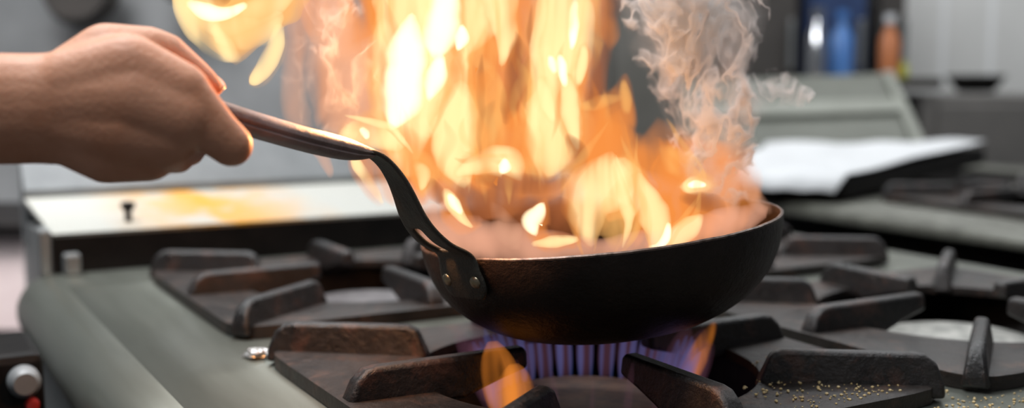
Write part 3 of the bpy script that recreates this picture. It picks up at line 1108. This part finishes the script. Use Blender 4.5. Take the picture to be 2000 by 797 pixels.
# loose streaks that feather the big tongues and cross the gaps between them
rs = random.Random(21)
STREAK = []
for (k, D, pts) in FL:
    wmax = max(p[2] for p in pts)
    if k in 'HY' and wmax > 17 and len(pts) > 3:
        for q in range(3 if wmax > 35 else 2):
            side = rs.choice((-1, 1)) * rs.uniform(0.45, 1.15)
            up = rs.uniform(8, 46)
            sp = [(p[0] + side * p[2] + rs.uniform(-5, 5), p[1] - up * (1 - i / len(pts)) + rs.uniform(-6, 6), max(3, p[2] * rs.uniform(0.16, 0.36))) for i, p in enumerate(pts)]
            sp[0] = (sp[0][0] + rs.uniform(-8, 8), sp[0][1] - up, 2)
            sp[-1] = (sp[-1][0] + rs.uniform(-8, 8), sp[-1][1] + rs.uniform(5, 30), 2)
            STREAK.append((rs.choice('HYYO'), D - rs.uniform(0.0, 0.03), sp))
for q in range(46):
    x = rs.triangular(590, 1240, 900)
    y0 = rs.uniform(-60, 250)
    L = rs.uniform(90, 240)
    y1 = min(y0 + L, 400)
    w = rs.uniform(5, 17)
    dx = rs.uniform(-28, 28)
    if x > 1150:
        y0, y1 = rs.uniform(150, 230), rs.uniform(300, 420)
    if x < 700:
        y1 = min(y1, 250)
    b_ = rs.uniform(-16, 16)
    STREAK.append((rs.choice('OOOYRRY' if x > 700 else 'SSOS'), rs.uniform(0.82, 0.91),
                   [(x, y0, 2), (x + dx * .3 + b_, lerp_(y0, y1, .3), w), (x + dx * .6 - b_ * .5, lerp_(y0, y1, .65), w * .8), (x + dx, y1, 2)]))
for q in range(24):
    x = rs.uniform(1180, 1480)
    y0 = rs.uniform(290, 400)
    y1 = y0 + rs.uniform(40, 90)
    y1 = min(y1, 470 - max(0, x - 1400) * .6)
    w = rs.uniform(4, 11)
    b_ = rs.uniform(-16, 16)
    STREAK.append((rs.choice('OOYS'), rs.uniform(0.80, 0.88), [(x + 10, y0, 2), (x + b_, lerp_(y0, y1, .4), w), (x - b_ * .5, lerp_(y0, y1, .75), w * .8), (x - 8, y1, 2)]))
for i, (k, D, pts) in enumerate(STREAK[:100]):
    tongue('flame_streak', pts, D, M['fire_' + k], fire, seed=300 + i, flat=0.8, wob=0.22, soft=2.4, mind=12)

fire2 = empty('stray_flame', (0, 0, 0), 0, 'loose curl of pale yellow flame floating above the thumb', 'flames')
for i, (k, D, pts) in enumerate([
    ('Y', 0.755, [(466, -60, 124), (462, 0, 112), (458, 45, 86), (458, 85, 50), (460, 116, 16)]),
    ('Y', 0.745, [(470, -60, 110), (466, 0, 100), (460, 45, 74), (460, 85, 40), (462, 110, 12)]),
    ('H', 0.72, [(352, -50, 10), (358, 0, 18), (376, 45, 24), (414, 80, 28), (446, 106, 20), (468, 118, 6)]),
    ('H', 0.73, [(380, 0, 26), (425, 36, 30), (470, 36, 24), (530, 6, 22), (574, -30, 16)]),
    ('H', 0.73, [(425, 60, 20), (470, 66, 28), (515, 62, 22), (548, 30, 10)]),
    ('W', 0.70, [(368, 6, 7), (400, 22, 15), (440, 24, 12), (480, 10, 6)]),
    ('R', 0.715, [(400, -10, 6), (425, -4, 16), (450, -8, 8)]),
]):
    tongue('flame_tongue', pts, D, M['fire_' + k], fire2, seed=90 + i, soft=1.3 if k == 'Y' else 2.0, wob=0.06)
fire3 = empty('stray_flame', (0, 0, 0), 0, 'small slanted finger of orange flame over the handle', 'flames')
tongue('flame_tongue', [(545, 50, 8), (538, 90, 15), (518, 130, 15), (498, 156, 11), (489, 164, 4)], 0.73, M['fire_H'], fire3, seed=99, soft=1.6)
tongue('flame_tongue', [(547, 40, 10), (540, 90, 19), (520, 132, 19), (498, 158, 15), (488, 166, 5)], 0.735, M['fire_Y'], fire3, seed=98, soft=1.6)

# steam lying in the pan, self-glowing in place of firelight
st = tongue('steam', [(838, 405, 16), (856, 442, 34), (910, 464, 40), (990, 474, 38), (1080, 484, 26), (1200, 484, 22), (1330, 466, 24), (1430, 436, 30), (1490, 410, 16)],
            0.79, M['pan_fog'], None, flat=0.8, wob=0.25, n=50, seed=41, soft=2.0)
tag(st, 'salmon lit steam filling the pan behind the front rim', 'steam', kind='stuff')

# ------------------------------------------------------------------ smoke
sm = tongue('smoke', [(1345, -70, 120), (1365, 40, 118), (1380, 120, 100), (1385, 200, 84), (1395, 270, 70), (1415, 340, 60), (1440, 400, 30)],
            0.87, M['smoke'], None, flat=0.4, wob=0.22, n=40, seed=3)
tag(sm, 'pale curling smoke rising at the right of the flames', 'smoke', kind='stuff')
sm = tongue('smoke', [(1420, 210, 16), (1460, 190, 36), (1510, 175, 42), (1560, 182, 26), (1590, 180, 8)],
            0.88, M['smoke'], None, flat=0.6, wob=0.3, n=30, seed=5)
tag(sm, 'wisp of smoke drifting right from the smoke column', 'smoke', kind='stuff')
sm = tongue('smoke', [(620, -50, 60), (640, 60, 75), (640, 160, 80), (650, 230, 75), (700, 280, 20)],
            0.82, M['smoke_thin'], None, flat=0.4, wob=0.25, n=30, seed=8)
tag(sm, 'thin veil of smoke left of the flames above the handle', 'smoke', kind='stuff')

# ------------------------------------------------------------------ gas ring
gas = empty('gas_flame', C0, AX, 'ring of blue and violet gas jets burning under the pan', 'gas flame')


def jet(name, a, r0, r1, h, w, mat, lean=0.0, z0=-0.016, soft=1.3):
    bm = bmesh.new()
    K, n = 14, 12
    prev = None
    ca, sa = math.cos(a), math.sin(a)
    rad = Vector((ca, sa, 0))
    tan = Vector((-sa, ca, 0))
    for i in range(n + 1):
        t = i / n
        c = rad * (r0 + (r1 - r0) * t ** 1.5) + Vector((0, 0, z0 + h * t)) + tan * lean * t
        ww = w * (math.sin(PI * min(1, (t * 0.85 + 0.12))) ** 0.6) + 0.0003
        ring = [bm.verts.new(c + tan * ww * math.cos(2 * PI * k / K) + rad * ww * 1.6 * math.copysign(abs(math.sin(2 * PI * k / K)) ** soft, math.sin(2 * PI * k / K))) for k in range(K)]
        if prev:
            for k in range(K):
                bm.faces.new((prev[k], prev[(k + 1) % K], ring[(k + 1) % K], ring[k]))
        else:
            bm.faces.new(ring[::-1])
        prev = ring
    bm.faces.new(prev)
    return mesh_obj(name, bm, mat, gas, angle=180)


NJ = 54
for k in range(NJ):
    a = 2 * PI * k / NJ
    wa = math.degrees(a + AX) % 360          # direction in the room; the ring burns weakly on its front side
    front = 205 < wa < 335
    if front and k % 3:
        continue
    jet('gas_jet', a, 0.072, 0.080 + 0.006 * random.random(), 0.040 + 0.010 * random.random(), 0.0015 + 0.0014 * random.random(),
        M['gas_violet'] if front else M['gas_blue'])
    if k % 2 == 0 and not front:
        jet('gas_jet', a + 0.07, 0.073, 0.086 + 0.012 * random.random(), 0.046 + 0.012 * random.random(), 0.0075, M['gas_violet'])
for (a, r0, r1, h, w) in ((math.radians(186), 0.074, 0.086, 0.058, 0.011), (math.radians(194), 0.074, 0.076, 0.042, 0.012),
                          (math.radians(-8), 0.088, 0.112, 0.052, 0.0065), (math.radians(-15), 0.08, 0.1, 0.036, 0.006)):
    jet('gas_jet', a, r0, r1, h, w, M['gas_orange'], soft=3.2)

# ------------------------------------------------------------------ background things
def bx(name, mat, c, s, rz=0.0, parent=None, bev=0.0, tilt=None):
    bm = bmesh.new()
    R = Matrix.Rotation(rz, 3, 'Z')
    if tilt:
        R = R @ Matrix.Rotation(tilt, 3, 'X')
    bm_box(bm, c, s, R)
    o = mesh_obj(name, bm, mat, parent, smooth=False)
    if bev:
        bevel(o, bev)
    return o


# leaning steel back panel beyond the second range
bp = empty('back_panel', (0, 0, 0), 0, 'sloped grey steel panel with a pale rib behind the white sheet', 'panel')
a0, a1 = P(1330, 300, 2.75), P(1800, 288, 2.75)
b0, b1 = P(1330, 168, 3.0), P(1738, 150, 3.0)
M['olive_pale'] = principled('pale_green_steel', (0.17, 0.178, 0.15), (0.22, 0.228, 0.195), 0.5, 0.1, 6)
M['olive'] = principled('dull_green_steel', (0.085, 0.09, 0.072), (0.12, 0.126, 0.105), 0.5, 0.1, 6)


def slab(name, q, th, mat, parent):
    bm = bmesh.new()
    n = (q[1] - q[0]).cross(q[3] - q[0]).normalized()
    A = [bm.verts.new(v) for v in q]
    B = [bm.verts.new(v + n * th) for v in q]
    bm.faces.new(A)
    bm.faces.new(B[::-1])
    for k in range(4):
        bm.faces.new((A[k], A[(k + 1) % 4], B[(k + 1) % 4], B[k]))
    return mesh_obj(name, bm, mat, parent, smooth=False)


lerp = lambda a, b, t: a + (b - a) * t
slab('sheet', [a0, a1, b1, b0], 0.012, M['olive'], bp)
off = Vector((0, -0.014, 0.006))
slab('rib', [lerp(a0, b0, .42) + off, lerp(a1, b1, .42) + off, lerp(a1, b1, .6) + off, lerp(a0, b0, .6) + off], 0.012, M['olive_pale'], bp)
slab('side_flange', [lerp(a0, a1, .955) + off, a1 + off, b1 + off, lerp(b0, b1, .955) + off], 0.012, M['olive_pale'], bp)  # paler strip imitates the highlight along the panel's right edge

# black box with a white sheet on it
zb = 0.012
f0, f1 = G(1440, 352, zb), G(1640, 356, zb)
bb = empty('griddle_box', (0, 0, 0), 0, 'low black box on the far range under the white sheet', 'box')
c00, c10 = P(1430, 338, 2.05), P(1650, 350, 2.0)
c11, c01 = P(1925, 288, 2.5), P(1500, 290, 2.7)
dn = Vector((0, 0, -0.036))
bm = bmesh.new()
A = [bm.verts.new(v) for v in (c00, c10, c11, c01)]
B = [bm.verts.new(v + dn) for v in (c00, c10, c11, c01)]
bm.faces.new(A)
bm.faces.new(B[::-1])
for k in range(4):
    bm.faces.new((A[k], A[(k + 1) % 4], B[(k + 1) % 4], B[k]))
bevel(mesh_obj('box_body', bm, M['black'], bb, smooth=False), 0.004)
# sheet: wavy
M['paper'] = principled('white_paper', (0.56, 0.57, 0.58), (0.64, 0.65, 0.66), 0.7, 0, 10)
bm = bmesh.new()
N1, N2 = 26, 14
g3 = []
for i in range(N1 + 1):
    row = []
    for j in range(N2 + 1):
        u, v = i / N1, j / N2 * 1.06 - 0.06
        p = lerp(lerp(c00, c10, u), lerp(c01, c11, u), v)
        if v < 0:
            p = p + Vector((0, -0.004, v * 0.45))
            v = 0
        p = p + Vector((0, 0, 0.006 + 0.016 * (noise.noise(Vector((u * 4, v * 3, 0))) + 0.6) * (0.3 + 0.7 * v)))
        row.append(bm.verts.new(p))
    g3.append(row)
for i in range(N1):
    for j in range(N2):
        bm.faces.new((g3[i][j], g3[i + 1][j], g3[i + 1][j + 1], g3[i][j + 1]))
sh = mesh_obj('paper_sheet', bm, M['paper'], angle=180)
m = sh.modifiers.new('thick', 'SOLIDIFY')
m.thickness = 0.002
tag(sh, 'rumpled white paper sheet lying on the low black box', 'paper')

# dark kitchen kit against the back wall
M['navy'] = principled('navy_blue', (0.02, 0.035, 0.09), (0.035, 0.06, 0.14), 0.35, 0, 6)
M['umber'] = principled('dark_umber', (0.045, 0.04, 0.036), (0.07, 0.062, 0.056), 0.5, 0, 5)
M['counter'] = principled('dull_counter', (0.12, 0.115, 0.108), (0.16, 0.15, 0.14), 0.5, 0.1, 5)
M['drab'] = principled('drab_grey_paint', (0.125, 0.12, 0.105), (0.17, 0.162, 0.145), 0.5, 0, 5)
M['amber'] = principled('amber_plastic', (0.42, 0.14, 0.05), (0.5, 0.18, 0.07), 0.3, 0, 8)
M['lime'] = principled('yellow_green_plastic', (0.34, 0.36, 0.03), (0.4, 0.42, 0.05), 0.4, 0, 8)
M['clear'] = principled('shiny_metal', (0.75, 0.75, 0.77), (0.85, 0.85, 0.87), 0.12, 1.0, 8)
M['blue'] = principled('bright_blue_plastic', (0.06, 0.16, 0.42), (0.09, 0.22, 0.5), 0.25, 0, 8)


def cabinet(name, x0, x1, y0, y1, D, mat, label, cat, depth=0.3):
    a, b = P(x0, y1, D), P(x1, y0, D)
    root = empty(name, ((a.x + b.x) / 2, D + depth / 2, a.z), 0, label, cat)
    w, h = b.x - a.x, b.z - a.z
    bx('body', mat, (0, 0, h / 2), (w, depth, h), 0, root, 0.006)
    bx('door', mat, (0, -depth / 2 - 0.008, h / 2), (w * 0.9, 0.016, h * 0.92), 0, root, 0.004)
    bx('handle', M['steel_dark'], (w * 0.36, -depth / 2 - 0.03, h * 0.5), (0.015, 0.02, h * 0.2), 0, root, 0.003)
    return root


cabinet('grey_cabinet', 1185, 1412, -160, 330, 3.5, M['drab'], 'drab grey cabinet seen between the flames and the smoke', 'cabinet')
cabinet('tall_cabinet', 1420, 1566, -160, 330, 3.55, M['umber'], 'tall dark brown cabinet behind the smoke', 'cabinet')
cabinet('blue_cabinet', 1570, 1700, -160, 330, 3.5, M['navy'], 'navy blue cabinet behind the sloped panel', 'cabinet')
cabinet('dark_locker', 1703, 1776, -160, 330, 3.6, M['umber'], 'dark narrow locker behind the upright bottle', 'locker')
cabinet('work_counter', 1784, 2400, 185, 640, 3.25, M['counter'], 'dull brown counter at the far right by the tiled wall', 'counter', 0.28)


def bottle(label, px, ybot, ytop, hwpx, D, mats, cat='bottle'):
    a = P(px, ybot, D)
    t = P(px, ytop, D)
    h = t.z - a.z
    r = hwpx * D / FPX
    root = empty('bottle', a, 0, label, cat)
    bm = bmesh.new()
    bm_lathe(bm, [(0, 0), (r, 0), (r, h * .6), (r * .45, h * .78), (r * .4, h * .86), (0, h * .86)], 32)
    mesh_obj('bottle_body', bm, mats[0], root)
    bm = bmesh.new()
    bm_lathe(bm, [(0, h * .86), (r * .55, h * .86), (r * .55, h), (0, h)], 24)
    mesh_obj('cap', bm, mats[1], root)


shelf = bx('wall_shelf', M['umber'], tuple(P(1660, 162, 3.28) + Vector((0, 0.07, 0))), (0.5, 0.22, 0.03))
tag(shelf, 'dark shelf carrying the amber bottle in front of the cabinets', 'shelf')
bottle('amber bottle with a shining cap in front of the dark locker', 1735, 152, 28, 19, 3.25, (M['amber'], M['paper']))  # cap made white to imitate a blurred bright highlight
bottle('yellow-green bottle beside the dark locker', 1764, 152, 118, 9, 3.25, (M['lime'], M['lime']))
bottle('bright blue bottle in front of the navy cabinet', 1642, 152, 20, 21, 3.25, (M['blue'], M['blue']))
bottle('pale blue shiny bottle on the shelf beside the bright blue bottle', 1594, 152, 16, 20, 3.25, (M['clear'], M['clear']))
# dark dish on the far counter
a = P(1905, 180, 3.36)
bm = bmesh.new()
bm_lathe(bm, [(0, 0), (0.05, 0), (0.085, 0.05), (0.08, 0.05), (0.046, 0.006), (0, 0.006)], 32, lambda x, y, z: a + Vector((x, y, z)))
tag(mesh_obj('bowl', bm, M['black']), 'small dark bowl on the far right counter', 'bowl')

# left: hanging pans, counter, dark appliance
for (px, py, rr, D, lab) in ((152, -8, 78, 2.6, 'dark pan hanging above the wrist on the far wall'), (342, -14, 34, 2.6, 'small dark pan hanging above the thumb on the far wall')):
    c = P(px, py, D)
    r = rr * D / FPX
    root = empty('hanging_pan', c, 0, lab, 'pan', 'pans hanging over the riser')
    bm = bmesh.new()
    fr = lambda x, y, z: Vector((x, z, y + 0.02))
    bm_lathe(bm, [(0, -0.03), (r * .8, -0.03), (r, 0.02), (r * .97, 0.02), (r * .77, -0.025), (0, -0.025)], 40, fr)
    mesh_obj('pan_bowl', bm, M['umber'], root)
    bm = bmesh.new()
    bm_box(bm, (0, 0.0, r + 0.1), (0.02, 0.008, 0.18))
    bevel(mesh_obj('handle', bm, M['umber'], root, smooth=False), 0.003)

M['gwall'] = principled('grey_splash_panel', (0.36, 0.37, 0.375), (0.5, 0.51, 0.515), 0.4, 0.4, 4)
sp = bx('splash_panel', M['gwall'], tuple(P(430, 90, 2.75)), (1.3, 0.03, 0.9))
tag(sp, 'grey steel splash panel on the wall behind the hand', 'panel')
# pinkish cabinet far left
pk = principled('pinkish_white_tiles', (0.78, 0.64, 0.63), (0.86, 0.74, 0.72), 0.4, 0, 10)
root = empty('side_cabinet', (0, 0, 0), 0, 'pinkish white cabinet with black top at the left edge', 'cabinet')
a, b = P(-150, 650, 1.9), P(46, 455, 1.9)
bx('body', pk, ((a.x + b.x) / 2, 2.05, (a.z + b.z) / 2), (b.x - a.x, 0.3, b.z - a.z), 0, root, 0.006)
bx('top', M['black'], ((a.x + b.x) / 2, 2.05, b.z + 0.008), (b.x - a.x + 0.02, 0.34, 0.018), 0, root, 0.004)
bx('base', M['black'], ((a.x + b.x) / 2, 2.06, (a.z - 0.9) / 2), (b.x - a.x, 0.28, a.z + 0.9 - 0.01), 0, root, 0.004)
# black appliance bottom-left
root = empty('control_box', (0, 0, 0), 0, 'black appliance with a grey dial and red lamp, bottom left corner', 'appliance')
root.location = C0
root.rotation_euler = (0, 0, AX)
bx('body', M['black'], (-0.44, 0.35, -0.205), (0.19, 0.1, 0.41), 0, root, 0.008)
bm = bmesh.new()
bm_lathe(bm, [(0, 0), (0.013, 0), (0.013, 0.010), (0.009, 0.016), (0, 0.016)], 28, lambda x, y, z: Vector((-0.362 + x, 0.3 - z, -0.022 + y)))
mesh_obj('dial', bm, M['steel_light'], root)
bm = bmesh.new()
bm_lathe(bm, [(0, 0), (0.006, 0), (0.005, 0.006), (0, 0.008)], 20, lambda x, y, z: Vector((-0.356 + x, 0.3 - z, -0.044 + y)))
mesh_obj('indicator_lamp', bm, principled('red_lens', (0.5, 0.05, 0.05), None, 0.2), root)

# ------------------------------------------------------------------ crumbs and scraps
bm = bmesh.new()
cands = []
for _ in range(900):
    u = random.uniform(0.05, 0.26)
    v = random.uniform(-0.24, -0.05)
    q = C0 + rot @ Vector((u, v, 0))
    ins = abs(u) < HU - 0.006 and abs(v) < HV - 0.006 and math.hypot(u, v) > 0.124 and abs(u * 0.17 + v * 0.19) > 0.003
    if ins:
        z = 0.0128
    elif u > HU + 0.004 and u < 0.22 or v < -HV - 0.004:
        z = 0.0006
    else:
        continue
    r = random.choice((0.0005, 0.0007, 0.0009, 0.0013))
    res = bmesh.ops.create_icosphere(bm, subdivisions=1, radius=r, matrix=Matrix.Translation((q.x, q.y, z)) @ Matrix.Diagonal((1, random.uniform(.6, 1.4), .8, 1)))
cr = mesh_obj('crumbs', bm, principled('golden_crumbs', (0.5, 0.33, 0.12), (0.7, 0.55, 0.3), 0.6, 0, 300), smooth=False)
tag(cr, 'golden food crumbs scattered on the near grate right of the burner', 'crumbs', kind='stuff')
# crumpled scrap
bm = bmesh.new()
c = G(500, 690, 0.004)
bmesh.ops.create_icosphere(bm, subdivisions=4, radius=0.008, matrix=Matrix.Translation(c))
for v in bm.verts:
    d = v.co - c
    k = 1 + 0.55 * noise.noise(v.co * 160) + 0.25 * noise.noise(v.co * 420)
    v.co = c + Vector((d.x * k * 1.3, d.y * k, max(d.z * k * 0.5, -0.0035)))
sc = mesh_obj('foil_scrap', bm, principled('crumpled_foil', (0.7, 0.7, 0.7), (0.85, 0.84, 0.82), 0.25, 0.8, 100), angle=25)
tag(sc, 'crumpled silver scrap beside the near grate on the left strip', 'scrap')
